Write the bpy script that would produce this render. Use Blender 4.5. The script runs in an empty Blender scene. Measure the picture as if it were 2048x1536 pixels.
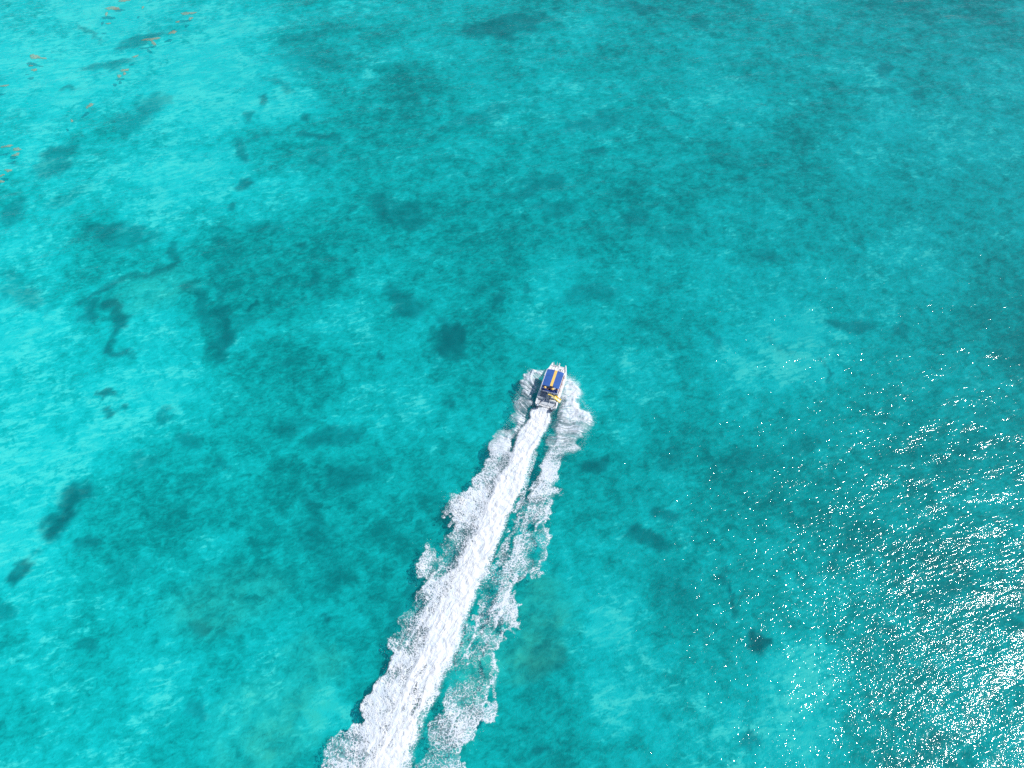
import bpy, bmesh, math, random
import numpy as np
from mathutils import Vector, Matrix

S = bpy.context.scene
C = S.collection
R = math.radians
rng = np.random.RandomState(7)
random.seed(7)

# ------------------------------------------------------------------ camera
CAM_H, PITCH, FPX = 125.0, R(55), 1704.0           # FPX: focal length in pixels of a 2048 wide picture
cd = bpy.data.cameras.new('camera')
cam = bpy.data.objects.new('camera', cd); C.objects.link(cam)
cam.location = (0, 0, CAM_H)
cam.rotation_euler = (math.pi/2 - PITCH, 0, 0)
cd.sensor_width = 36.0
cd.lens = 36.0*FPX/2048.0
cd.clip_end = 20000
cd.clip_start = 1.0
S.camera = cam
FW = np.array([0, math.cos(PITCH), -math.sin(PITCH)])
UP = np.array([0, math.sin(PITCH), math.cos(PITCH)])

def unproj(px, py, z=0.0):
    d = FW + np.array([1, 0, 0])*(px-1024)/FPX - UP*(py-768)/FPX
    t = (z-CAM_H)/d[2]
    return np.array([0, 0, CAM_H]) + d*t

def proj(x, y, z):
    dz = z-CAM_H
    w = y*FW[1] + dz*FW[2]
    w = np.where(w < 1.0, 1.0, w)
    return 1024 + FPX*x/w, 768 - FPX*(y*UP[1]+dz*UP[2])/w

# ------------------------------------------------------------------ sun and sky
g = FW + np.array([1, 0, 0])*(2560-1024)/FPX - UP*(1680-768)/FPX     # where a flat sea would mirror the sun
g /= np.linalg.norm(g)
SUN = Vector((g[0], g[1], -g[2]))
SUN.normalize()
sun_el = math.asin(SUN.z)
sun_az = math.atan2(SUN.x, SUN.y)
sl = bpy.data.lights.new('sun', 'SUN'); sl.energy = 4.2; sl.angle = R(0.5); sl.color = (1.0, 0.965, 0.91)
so = bpy.data.objects.new('sun', sl); C.objects.link(so)
so.rotation_euler = (-SUN).to_track_quat('-Z', 'Y').to_euler()
so.location = SUN*300
W = bpy.data.worlds.new('World'); S.world = W; W.use_nodes = True
nt = W.node_tree; nt.nodes.clear()
wo = nt.nodes.new('ShaderNodeOutputWorld'); wb = nt.nodes.new('ShaderNodeBackground'); ws = nt.nodes.new('ShaderNodeTexSky')
ws.sky_type = 'NISHITA'; ws.sun_disc = False; ws.sun_elevation = sun_el; ws.sun_rotation = sun_az
ws.altitude = 10; ws.dust_density = 0.6
wb.inputs['Strength'].default_value = 0.12
nt.links.new(ws.outputs[0], wb.inputs[0]); nt.links.new(wb.outputs[0], wo.inputs[0])
S.view_settings.view_transform = 'Standard'; S.view_settings.look = 'None'
S.view_settings.exposure = 0.13; S.view_settings.gamma = 1.0
S.view_settings.use_curve_mapping = False
S.render.engine = 'CYCLES'
S.cycles.use_denoising = False
S.cycles.max_bounces = 6; S.cycles.transparent_max_bounces = 12
S.cycles.sample_clamp_indirect = 4.0
S.cycles.caustics_reflective = False; S.cycles.caustics_refractive = False

# ------------------------------------------------------------------ numpy noise
LAT = rng.rand(256, 256)
def vnoise(x, y):
    xi = np.floor(x).astype(np.int64); yi = np.floor(y).astype(np.int64)
    fx = x-xi; fy = y-yi
    fx = fx*fx*fx*(fx*(fx*6-15)+10); fy = fy*fy*fy*(fy*(fy*6-15)+10)
    a = LAT[xi & 255, yi & 255]; b = LAT[(xi+1) & 255, yi & 255]
    c = LAT[xi & 255, (yi+1) & 255]; d = LAT[(xi+1) & 255, (yi+1) & 255]
    return (a*(1-fx)+b*fx)*(1-fy) + (c*(1-fx)+d*fx)*fy
def fbm(x, y, scale, octs=4, off=0.0, gain=0.5):
    """about -1..1, scale = size of the largest features in metres"""
    s = np.zeros_like(x); a = 1.0; n = 0.0; f = 1.0/scale
    ca, sa = math.cos(0.6), math.sin(0.6)
    for k in range(octs):
        xx = (x*ca - y*sa)*f + off + 17.3*k; yy = (x*sa + y*ca)*f + off*1.7 + 9.1*k
        s += a*(vnoise(xx, yy)-0.5)*2; n += a; a *= gain; f *= 2.03
        ca, sa = math.cos(0.6*(k+2)), math.sin(0.6*(k+2))
    return s/n*1.5
def sstep(e0, e1, x):
    t = np.clip((x-e0)/(e1-e0), 0, 1); return t*t*(3-2*t)

# ------------------------------------------------------------------ waves
WV = []
_r = np.random.RandomState(3)
for k in range(46):
    lam = 2.4*(1.0+_r.rand()*0.3)*(1.045**k)
    th = R(110) + _r.randn()*R(24)
    amp = 0.0049*lam**0.45*(0.6+0.8*_r.rand())*min(1.0, (9.0/lam)**1.4)
    WV.append((2*math.pi/lam*math.cos(th), 2*math.pi/lam*math.sin(th), amp, _r.rand()*6.283))
def wave(x, y):
    h = np.zeros_like(x)
    for kx, ky, a, p in WV:
        h += a*np.sin(kx*x+ky*y+p)
    # groups of higher and lower waves
    return h*(0.9+0.5*fbm(x, y, 28, 2, 4.4))
def fade_far(x, y):
    r = np.maximum(np.abs(x)-170, np.maximum(y-300, -60-y))
    return 1-sstep(0, 60, r)

# ------------------------------------------------------------------ mesh helpers
def grid_mesh(name, xs, ys, zf, attrs=None, keep=None):
    X, Y = np.meshgrid(xs, ys)
    Z = zf(X, Y)
    ny, nx = X.shape
    co = np.stack([X, Y, Z], -1).reshape(-1, 3).astype(np.float32)
    i = np.arange(nx*ny).reshape(ny, nx)
    q = np.stack([i[:-1, :-1], i[:-1, 1:], i[1:, 1:], i[1:, :-1]], -1).reshape(-1, 4)
    vals = {k: f(X, Y).reshape(X.size, -1).astype(np.float32) for k, f in (attrs or {}).items()}
    if keep is not None:
        kv = keep(vals)
        q = q[kv[q].any(1)]
        used = np.zeros(len(co), bool); used[q.ravel()] = True
        remap = np.cumsum(used)-1
        co = co[used]; q = remap[q]; vals = {k: v[used] for k, v in vals.items()}
    me = bpy.data.meshes.new(name)
    me.vertices.add(len(co)); me.vertices.foreach_set('co', co.ravel())
    n = len(q)
    me.loops.add(n*4); me.loops.foreach_set('vertex_index', q.ravel().astype(np.int32))
    me.polygons.add(n); me.polygons.foreach_set('loop_start', (np.arange(n)*4).astype(np.int32))
    me.polygons.foreach_set('use_smooth', np.ones(n, bool))
    for k, v in vals.items():
        if v.shape[1] == 1:
            a = me.attributes.new(k, 'FLOAT', 'POINT'); a.data.foreach_set('value', v.ravel())
        else:
            if v.shape[1] == 2: v = np.concatenate([v, np.zeros((len(v), 1), np.float32)], 1)
            a = me.attributes.new(k, 'FLOAT_VECTOR', 'POINT'); a.data.foreach_set('vector', v.ravel())
    me.update(calc_edges=True)
    return me
def link(name, me, mat=None, parent=None, **props):
    o = bpy.data.objects.new(name, me); C.objects.link(o)
    if mat and me and not me.materials: me.materials.append(mat)
    if parent: o.parent = parent
    for k, v in props.items(): o[k] = v
    return o

# ------------------------------------------------------------------ node helper
class NT:
    def __init__(s, name):
        s.m = bpy.data.materials.new(name); s.m.use_nodes = True
        s.t = s.m.node_tree; s.t.nodes.clear(); s.out = s.t.nodes.new('ShaderNodeOutputMaterial')
    def n(s, typ, ins=None, **kw):
        nd = s.t.nodes.new(typ)
        for k, v in kw.items(): setattr(nd, k, v)
        for k, v in (ins or {}).items():
            sk = nd.inputs[k]
            if isinstance(v, bpy.types.NodeSocket): s.t.links.new(v, sk)
            else: sk.default_value = v
        return nd
    def math(s, op, a, b=0.0, c=0.0, clamp=False):
        return s.n('ShaderNodeMath', {0: a, 1: b, 2: c}, operation=op, use_clamp=clamp).outputs[0]
    def mapr(s, v, a, b, c, d, smooth=False):
        return s.n('ShaderNodeMapRange', {'Value': v, 'From Min': a, 'From Max': b, 'To Min': c, 'To Max': d},
                   interpolation_type='SMOOTHSTEP' if smooth else 'LINEAR').outputs[0]
    def mix(s, f, a, b):
        nd = s.n('ShaderNodeMix', data_type='RGBA', blend_type='MIX')
        for i, v in ((0, f), (6, a), (7, b)):
            if isinstance(v, bpy.types.NodeSocket): s.t.links.new(v, nd.inputs[i])
            else: nd.inputs[i].default_value = v
        return nd.outputs[2]
    def noise(s, vec, scale, detail=3, rough=0.5, dist=0.0):
        return s.n('ShaderNodeTexNoise', {'Vector': vec, 'Scale': scale, 'Detail': detail, 'Roughness': rough, 'Distortion': dist}).outputs[0]
    def attr(s, name, vec=False):
        return s.n('ShaderNodeAttribute', attribute_name=name).outputs['Vector' if vec else 'Fac']
    def coords(s, sc=(1, 1, 1), rot=0.0):
        tc = s.n('ShaderNodeTexCoord').outputs['Object']
        return s.n('ShaderNodeMapping', {'Vector': tc, 'Rotation': (0, 0, rot), 'Scale': sc}, vector_type='TEXTURE').outputs[0]
    def finish(s, sh):
        s.t.links.new(sh, s.out.inputs['Surface']); return s.m

# ------------------------------------------------------------------ seabed
# lightness of the sea floor (1 pale sand, 0 dense seagrass), read off the photograph on a coarse grid
TONE = np.array([
 [.95,.90,.85,.80,.45,.45,.50,.40,.38,.50,.45,.45,.50,.45,.50,.50],
 [.85,.85,.80,.85,.85,.50,.45,.45,.50,.50,.50,.55,.50,.55,.50,.55],
 [.80,.60,.85,.85,.60,.50,.50,.50,.42,.45,.50,.50,.50,.55,.50,.50],
 [.80,.42,.60,.50,.45,.45,.45,.40,.45,.45,.50,.55,.50,.50,.50,.45],
 [.72,.62,.50,.50,.40,.45,.40,.40,.55,.55,.45,.50,.50,.50,.55,.45],
 [.95,.68,.75,.50,.35,.50,.42,.28,.50,.60,.55,.60,.75,.50,.42,.40],
 [1.0,.95,.70,.50,.40,.32,.50,.55,.50,.55,.60,.55,.40,.45,.45,.45],
 [.95,.72,.50,.40,.40,.35,.50,.50,.50,.40,.60,.40,.45,.45,.40,.40],
 [.95,.60,.50,.50,.45,.38,.40,.50,.50,.65,.55,.48,.50,.50,.45,.40],
 [.65,.50,.60,.50,.50,.45,.38,.45,.40,.78,.40,.40,.60,.65,.40,.40],
 [.60,.45,.55,.52,.55,.50,.42,.45,.40,.80,.65,.45,.70,.50,.40,.45],
 [.62,.60,.50,.55,.60,.80,.60,.60,.45,.65,.68,.72,.75,.45,.48,.50]])
BLOBS = [ # px, py, rx, ry, angle, strength
 (900,680,40,42,0,.75),(822,605,42,28,-20,.65),(1000,600,14,13,0,.6),(800,425,60,26,-20,.5),(1015,50,85,24,12,.6),
 (1070,380,60,20,20,.5),(960,230,60,16,20,.35),(432,690,16,20,-8,.6),
 (345,500,14,14,0,.6),
 (235,468,72,26,-8,.55),(55,1137,34,13,55,.7),(180,1090,26,14,30,.5),(240,1150,50,30,20,.25),
 (660,878,60,26,15,.55),(600,850,50,20,10,.35),(720,945,66,26,15,.5),(630,1058,24,40,0,.4),(665,1150,28,40,-10,.35),
 (655,1248,12,11,0,.6),(410,1253,18,12,40,.6),(400,1423,18,30,20,.45),(170,1293,30,14,-15,.5),(280,918,24,16,0,.4),
 (372,888,26,16,20,.45),(225,788,20,10,-10,.7),(220,828,14,8,15,.6),(246,823,10,9,60,.6),(330,833,12,16,0,.5),(435,933,16,12,0,.4),
 (15,1218,28,14,0,.45),(895,803,14,6,15,.55),(885,1033,22,24,0,.55),(836,1180,16,60,-30,.5),(800,1240,20,40,-35,.4),(1046,800,14,26,-15,.35),  # dark patches along the wake's left edge paint its shadow into the bed
 (1199,928,25,16,15,.7),(1334,923,24,40,0,.4),(1494,918,60,22,0,.35),(1329,1023,22,15,-20,.65),(1299,1068,36,14,-25,.65),
 (1456,1170,38,7,-72,.8),(1465,1215,20,7,-60,.5),(1509,1278,30,19,-35,.9),(1879,1183,50,30,10,.5),(1769,1248,24,16,-20,.4),
 (1689,1103,60,12,40,.4),(1344,1163,50,50,0,.25),(1084,1333,40,34,0,.45),(1094,1503,20,18,0,.65),(1494,1473,25,10,0,.5),(1870,1500,40,16,30,.3),
 (1269,12,60,10,-5,.5),(1399,42,20,12,-25,.35),(1769,140,20,11,-10,.55),(1764,182,40,8,-5,.35),(1834,190,18,8,-15,.45),
 (1184,242,60,18,15,.45),(1184,300,22,8,0,.5),(1274,435,24,22,0,.45),(1544,505,20,10,0,.4),(1184,590,50,20,10,.35),
 (1704,650,40,12,0,.5),(1804,655,20,14,-20,.4),(1049,575,7,12,0,.5),(1114,415,44,14,10,.35),(1434,670,8,22,30,.4),
 (175,65,34,8,-25,.45),(280,78,42,12,20,.55),(215,132,56,10,10,.45),(135,180,26,5,0,.6),(310,205,28,24,30,.45),(260,250,44,18,20,.4),
 (115,320,62,22,38,.5),(30,425,38,16,45,.5),(130,395,50,14,30,.3),(520,200,7,14,0,.65),(495,235,11,9,0,.5),(605,235,12,10,30,.55),
 (480,300,14,24,20,.55),(495,365,16,12,0,.65),(465,410,18,10,30,.55),(645,268,42,7,-5,.55),(565,170,28,9,-20,.4),
 (605,495,9,11,0,.55),(505,608,30,6,35,.6),(635,590,9,38,10,.35),(700,555,20,9,-20,.45),(760,710,10,7,0,.55),(565,730,10,9,0,.4),
 (50,600,52,24,-15,.45),(20,560,30,10,-25,.4),(645,310,30,24,0,.35),(530,455,42,18,0,.3),(710,425,9,11,0,.45),(440,575,10,22,20,.5),(480,640,20,16,0,.3),
 (640,120,70,26,0,.3),(620,70,60,14,15,.3),(1350,470,60,20,0,.25),(1150,960,30,16,0,.3),(1620,880,50,20,20,.3),(1950,900,40,16,20,.3)]
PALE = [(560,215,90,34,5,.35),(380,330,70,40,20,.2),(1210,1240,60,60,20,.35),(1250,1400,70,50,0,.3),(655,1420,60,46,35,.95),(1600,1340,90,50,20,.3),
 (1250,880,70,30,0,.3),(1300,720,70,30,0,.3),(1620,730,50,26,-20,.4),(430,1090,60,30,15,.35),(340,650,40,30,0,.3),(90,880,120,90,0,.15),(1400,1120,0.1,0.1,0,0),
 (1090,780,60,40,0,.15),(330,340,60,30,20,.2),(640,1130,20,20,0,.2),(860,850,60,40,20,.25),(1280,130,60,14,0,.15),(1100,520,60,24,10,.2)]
LINES = [([(385,572),(398,590),(408,615),(414,632)],10,.65),([(440,622),(446,650),(440,690),(428,712)],13,.75),([(205,612),(225,614),(240,628),(234,644)],11,.75),([(234,646),(222,665),(214,690),(203,704)],7,.65),
 ([(203,706),(225,719),(252,714)],8,.65),([(182,600),(172,620),(182,642)],9,.65),([(150,640),(178,636)],7,.5),([(165,982),(142,1008),(128,1038),(103,1062)],15,.8),([(68,1120),(52,1140),(28,1160)],9,.7),
 ([(620,1000),(655,1060),(650,1120),(665,1170)],12,.35),([(430,470),(475,500),(440,540)],8,.3),
 ([(350,520),(330,533),(300,541),(250,552),(200,568),(172,588),(160,606)],5,.6),([(1638,716),(1652,730),(1658,745),(1652,756)],3,.55),
 ([(1355,228),(1366,236),(1376,244)],3,.5),([(608,962),(630,966),(642,976),(648,990)],4,.45),([(430,640),(436,660),(430,712)],9,.5),([(500,280),(530,274),(560,272)],3,.35),
 ([(395,930),(100,965),(92,985)],0.1,0),([(1540,660),(1560,690),(1580,700)],3,.3),([(1250,985),(1500,985)],0.1,0),([(1690,1110),(1640,1140),(1590,1170)],6,.3)]
GREEN = [(560,1440,120,80,20,.9),(480,1500,80,50,0,.5),(1085,1220,60,70,0,.9),(1060,1310,60,50,0,.8),(960,1330,50,90,-20,.7),(620,1330,70,50,0,.5),(900,1450,50,60,-20,.5),
 (420,300,10,10,0,0),(300,580,90,40,15,.35),(450,1200,120,60,20,.3)]

def ell(px, py, L, pert=0.0, e0=.45, e1=1.45):
    s = np.zeros_like(px)
    for cx, cy, rx, ry, a, k in L:
        if k <= 0: continue
        ca, sa = math.cos(R(a)), math.sin(R(a))
        dx = px-cx; dy = -(py-cy)
        u = (dx*ca+dy*sa)/rx; v = (-dx*sa+dy*ca)/ry
        d = np.sqrt(u*u+v*v)+pert
        s = np.maximum(s, k*(1-sstep(e0, e1, d)))
    return s
def seg_dist(px, py, pts, closed=False):
    d = np.full(px.shape, 1e9)
    n = len(pts)
    for i in range(n if closed else n-1):
        ax, ay = pts[i]; bx, by = pts[(i+1) % n]
        vx, vy = bx-ax, by-ay; L2 = vx*vx+vy*vy+1e-9
        t = np.clip(((px-ax)*vx+(py-ay)*vy)/L2, 0, 1)
        d = np.minimum(d, np.hypot(px-ax-t*vx, py-ay-t*vy))
    return d

DEPTH = -2.3
def seabed_fields(x, y):
    px0, py0 = proj(x, y, np.full_like(x, DEPTH))
    # ragged, drifting outlines
    wx = fbm(x, y, 9, 5, 1.1, .66)*1.7 + fbm(x, y, 2.2, 3, 6.6, .6)*0.8
    wy = fbm(x, y, 9, 5, 31.7, .66)*1.7 + fbm(x, y, 2.2, 3, 16.6, .6)*0.8
    px, py = proj(x+wx, y+wy, np.full_like(x, DEPTH))
    gx = np.clip((px-64)/128, 0, 14.999); gy = np.clip((py-64)/128, 0, 10.999)
    ix = gx.astype(int); iy = gy.astype(int); fx = gx-ix; fy = gy-iy
    fx = fx*fx*(3-2*fx); fy = fy*fy*(3-2*fy)
    t = (TONE[iy, ix]*(1-fx)+TONE[iy, ix+1]*fx)*(1-fy) + (TONE[iy+1, ix]*(1-fx)+TONE[iy+1, ix+1]*fx)*fy
    out = np.clip(np.maximum(np.maximum(-px0, px0-2048), np.maximum(-py0, py0-1536))/300, 0, 1)
    out = np.where(y < 0, 1, out)
    t = t*(1-out) + (0.52+0.3*fbm(x, y, 60, 3, 12.0))*out
    t = t + 0.33*fbm(x, y, 17, 5, 3.0, .58) + 0.10*fbm(x, y, 5.5, 4, 8.0, .6)
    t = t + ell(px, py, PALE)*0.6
    pert = .42*fbm(x, y, 3.5, 5, 91.0, .65)
    dk = ell(px, py, BLOBS, pert, .62, 1.30)
    for pts, w, k in LINES:
        if k > 0: dk = np.maximum(dk, k*(1-sstep(w*0.35, w*2.0, seg_dist(px, py, pts)+pert*w)))
    dk = np.maximum(dk, out*sstep(.3, .8, fbm(x, y, 25, 4, 21.0))*.7)
    dk = dk*(0.95+0.25*fbm(x, y, 4, 4, 5.5, .6))
    dk = np.clip(dk, 0, 1)
    gr = ell(px, py, GREEN)*(1-out)*(0.75+0.5*fbm(x, y, 7, 4, 41.0, .6))
    return np.clip(t, 0, 1.2), dk, np.clip(gr, 0, 1)
_cache = {}
def sbf(k):
    def f(X, Y):
        if 'v' not in _cache or _cache['s'] != X.shape:
            _cache['v'] = seabed_fields(X, Y); _cache['s'] = X.shape
        return _cache['v'][k]
    return f
def dense(a, b, st, far):
    c = np.arange(a, b+st/2, st); g1 = []
    s = st; p = c[-1]
    while p < far: s *= 1.45; p += s; g1.append(p)
    g0 = []; s = st; p = c[0]
    while p > -far: s *= 1.45; p -= s; g0.append(p)
    return np.array(g0[::-1]+list(c)+g1)
def bed_z(x, y):
    t, dk, gr = sbf(0)(x, y), sbf(1)(x, y), 0
    near = fade_far(x, y)
    return DEPTH + near*(0.45*fbm(x, y, 22, 3, 2.0) + 0.12*fbm(x, y, 3, 3, 9.0) + 0.15*dk)
me = grid_mesh('seabed', dense(-170, 170, .5, 7000), dense(-30, 290, .55, 7000), bed_z, {'tone': sbf(0), 'grass_and_shade': sbf(1), 'green': sbf(2)})
_cache.clear()
m = NT('seabed_sand_and_seagrass')
P = m.coords()
wv = m.n('ShaderNodeVectorMath', {0: P, 1: m.n('ShaderNodeVectorMath', {0: m.n('ShaderNodeTexNoise', {'Vector': P, 'Scale': .8, 'Detail': 3}).outputs['Color'], 1: (1.2, 1.2, 0)}, operation='MULTIPLY').outputs[0]}, operation='ADD').outputs[0]
n1 = m.noise(wv, .42, 5, .6, .5); n2 = m.noise(m.n('ShaderNodeMapping', {'Vector': wv, 'Rotation': (0, 0, R(20)), 'Scale': (1.7, .85, 1)}, vector_type='TEXTURE').outputs[0], 1.6, 4, .6, .4); n3 = m.noise(P, .13, 3)
puff = m.n('ShaderNodeTexVoronoi', {'Vector': wv, 'Scale': .42}, feature='SMOOTH_F1').outputs['Distance']
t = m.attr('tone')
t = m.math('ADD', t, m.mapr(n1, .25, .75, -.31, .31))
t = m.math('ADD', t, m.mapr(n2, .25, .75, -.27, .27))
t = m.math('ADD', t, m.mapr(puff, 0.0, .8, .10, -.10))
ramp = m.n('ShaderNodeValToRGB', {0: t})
cr = ramp.color_ramp
cr.elements[0].position = 0.0; cr.elements[0].color = (.01, .22, .20, 1)
cr.elements[1].position = 1.0; cr.elements[1].color = (.22, .72, .69, 1)
for p, c in ((.25, (.02, .35, .32, 1)), (.5, (.04, .51, .475, 1)), (.78, (.07, .64, .62, 1)), (.92, (.12, .69, .67, 1))):
    e = cr.elements.new(p); e.color = c
# pale patches, and caustic light streaks painted into the sand colour
pn = m.math('MULTIPLY', m.noise(m.coords((2.4, .8, 1), R(18)), .8, 4, .68, .8), m.mapr(n3, .3, .7, .75, 1.2))
pale = m.mapr(m.math('MULTIPLY', pn, m.mapr(t, .3, 1.0, .50, 1.13)), .44, .70, 0, .9, True)
col = m.mix(pale, ramp.outputs[0], (.95, .84, .76, 1))
dk = m.math('MULTIPLY', m.attr('grass_and_shade'), m.mapr(n2, .3, .7, .86, 1.12), clamp=True)
col = m.mix(m.math('MULTIPLY', dk, .92), col, (.015, .045, .055, 1))
gr = m.math('MULTIPLY', m.attr('green'), m.mapr(n1, .35, .65, .2, 1.0), clamp=True)
col = m.mix(m.math('MULTIPLY', gr, .85), col, (.90, .66, .46, 1))
bs = m.n('ShaderNodeBsdfDiffuse', {'Color': col, 'Roughness': .9})
SEABED = m.finish(bs.outputs[0])
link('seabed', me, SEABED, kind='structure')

# ------------------------------------------------------------------ sea surface
def sea_z(x, y):
    return wave(x, y)*fade_far(x, y)
xs = dense(-170, 170, .5, 7000); ys = dense(-30, 290, .5, 7000)
me = grid_mesh('water', xs, ys, sea_z)
m = NT('sea_water')
P0 = m.coords()
PA = m.coords((2.5, .85, 1), R(20))
PB = m.coords((1.8, .8, 1), R(62))
r1 = m.noise(PA, 1.3, 2, .6, .0)
r2 = m.noise(PB, 4.6, 1, .5, .0)
rip = m.math('ADD', m.math('MULTIPLY', r1, .143), m.math('MULTIPLY', r2, .036))
bump = m.n('ShaderNodeBump', {'Height': rip, 'Strength': 1.0, 'Distance': 1.0})
gl = m.n('ShaderNodeBsdfGlossy', {'Color': (1, 1, 1, 1), 'Roughness': .075, 'Normal': bump.outputs[0]})
fr = m.n('ShaderNodeFresnel', {'IOR': 1.34, 'Normal': bump.outputs[0]})
body = m.n('ShaderNodeBsdfDiffuse', {'Color': (.0, .31, .34, 1), 'Normal': bump.outputs[0]})
tr = m.n('ShaderNodeBsdfTransparent', {'Color': (.27, .965, .985, 1)})
mx = m.n('ShaderNodeMixShader', {0: .80, 1: body.outputs[0], 2: tr.outputs[0]})
mx2 = m.n('ShaderNodeMixShader', {0: m.math('MINIMUM', fr.outputs[0], .45), 1: mx.outputs[0], 2: gl.outputs[0]})
WATER = m.finish(mx2.outputs[0])
link('water', me, WATER, kind='structure')

# ------------------------------------------------------------------ boat frame (found from the photograph's bow and stern)
BZ = 1.0
bow = unproj(1120, 728, BZ); stern = unproj(1091, 811.5, BZ)
hd = bow-stern; BL = float(np.hypot(hd[0], hd[1])); hd = hd/BL; hd[2] = 0
mid = (bow+stern)/2
print('boat length', BL, 'sun elevation', math.degrees(sun_el), 'mid', mid)

# ------------------------------------------------------------------ wake foam
CORE = [(1068,812),(1049,843),(1034,867),(1021,898),(1010,930),(996,945),(986,962),(966,1005),(949,1040),(936,1072),(918,1103),(902,1135),(886,1168),(870,1196),
 (850,1240),(830,1285),(808,1330),(790,1370),(770,1410),(752,1450),(728,1495),(705,1540),(670,1610),(600,1750),
 (700,1750),(790,1600),(827,1536),(833,1505),(852,1480),(864,1441),(889,1373),(903,1334),(925,1291),(940,1246),(959,1188),(982,1149),(990,1119),(997,1095),(1013,1056),(1030,1019),(1048,984),(1057,953),(1068,920),(1075,900),
 (1081,890),(1093,865),(1104,846),(1111,822),(1098,806)]
LEFT = [(1090,744),(1063,741),(1049,745),(1040,767),(1048,779),(1045,790),(1049,797),(1029,801),(1027,813),(1034,824),(1017,827),(1026,848),(1028,856),(1004,862),(988,876),(977,888),(974,908),
 (982,916),(970,921),(965,944),(946,953),(944,970),(925,985),(905,988),(893,993),(885,1008),(893,1022),(902,1037),(907,1056),(899,1072),(899,1088),(890,1096),(891,1108),(884,1117),
 (868,1122),(870,1105),(862,1090),(852,1086),(846,1092),(846,1110),(836,1121),(840,1145),(847,1168),(838,1198),(834,1211),(818,1235),(795,1266),(789,1285),(773,1297),(769,1317),(781,1334),(765,1352),(750,1380),
 (731,1404),(719,1431),(696,1459),(686,1470),(668,1474),(665,1486),(656,1498),(649,1536),(620,1600),(540,1750),
 (640,1750),(760,1500),(850,1280),(930,1110),(985,990),(1012,925),(1022,885),(1034,862),(1050,838),(1062,812),(1066,799),(1074,786),(1082,770)]
RIGHT = [(1134,749),(1146,753),(1156,757),(1158,767),(1167,785),(1156,805),(1163,817),(1178,822),(1190,826),(1188,843),(1182,859),(1165,876),(1152,886),(1163,899),(1156,911),(1128,921),(1121,926),(1123,947),(1112,965),(1122,981),
 (1102,999),(1096,1019),(1100,1040),(1104,1069),(1092,1088),(1103,1112),(1090,1137),(1080,1153),(1031,1164),(1021,1184),(1031,1217),(1026,1235),(1041,1244),(1033,1266),(1004,1289),(983,1297),(984,1311),(992,1334),(991,1352),
 (985,1366),(990,1390),(983,1435),(957,1464),(956,1476),(926,1497),(925,1519),(935,1545),(890,1620),(840,1750),(760,1750),(850,1600),(886,1536),(884,1500),(897,1464),(913,1431),(919,1382),(930,1345),(938,1305),(955,1256),(968,1220),(985,1180),
 (1004,1139),(1018,1103),(1028,1084),(1034,1040),(1046,1009),(1054,987),(1064,952),(1085,920),(1093,896),(1098,877),(1105,854),(1109,840),(1115,815),(1121,796),(1127,773),(1130,758)]
MIDDLE = [(1064,952),(1050,987),(1030,1030),(1010,1065),(992,1110),(960,1190),(930,1275),(900,1345),(865,1445),(825,1540),(780,1620),(700,1750),(770,1750),(850,1600),(886,1536),(913,1431),(938,1305),(985,1180),(1018,1103),(1034,1040),(1060,980)]
RIDGES = [([(1074,905),(1057,955),(1048,985),(1040,1010),(1030,1022)],2.2),([(925,1120),(888,1164),(873,1190),(834,1256),(798,1311),(779,1344),(748,1392)],2.4),([(884,1133),(868,1152),(849,1174)],2.0),
 ([(1087,750),(1066,745),(1060,756),(1072,778)],1.5),([(1102,1000),(1092,1035),(1070,1060)],1.6),([(996,1240),(985,1262),(972,1282)],1.5),([(955,1235),(948,1270),(938,1300),(935,1330)],1.6),
 ([(1004,1206),(990,1215),(985,1225)],1.6),([(916,1420),(908,1445),(897,1466)],1.7),([(990,1250),(1004,1230),(1010,1200),(1020,1180),(1030,1150)],2.5),([(985,1310),(992,1345),(985,1375),(988,1400)],2.5)]
SPINE = [(1080,850),(1060,900),(1030,985),(1000,1050),(965,1120),(945,1180),(915,1260),(880,1340),(850,1400),(815,1460),(775,1540),(740,1620)]
def inside(px, py, poly):
    c = np.zeros(px.shape, bool); n = len(poly)
    for i in range(n):
        ax, ay = poly[i]; bx, by = poly[(i+1) % n]
        if ay == by: continue
        cond = ((ay > py) != (by > py)) & (px < (bx-ax)*(py-ay)/(by-ay)+ax)
        c ^= cond
    return c
def sdist(px, py, poly):
    d = seg_dist(px, py, poly, True)
    return np.where(inside(px, py, poly), d, -d)
def billow(x, y, scale, octs=4, off=0.0):
    s = 0; a = 1; n = 0
    for k in range(octs):
        s = s + a*np.abs(fbm(x, y, scale/2**k, 1, off+3.3*k))/1.5*2; n += a; a *= .6
    return s/n
_f = {}
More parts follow.
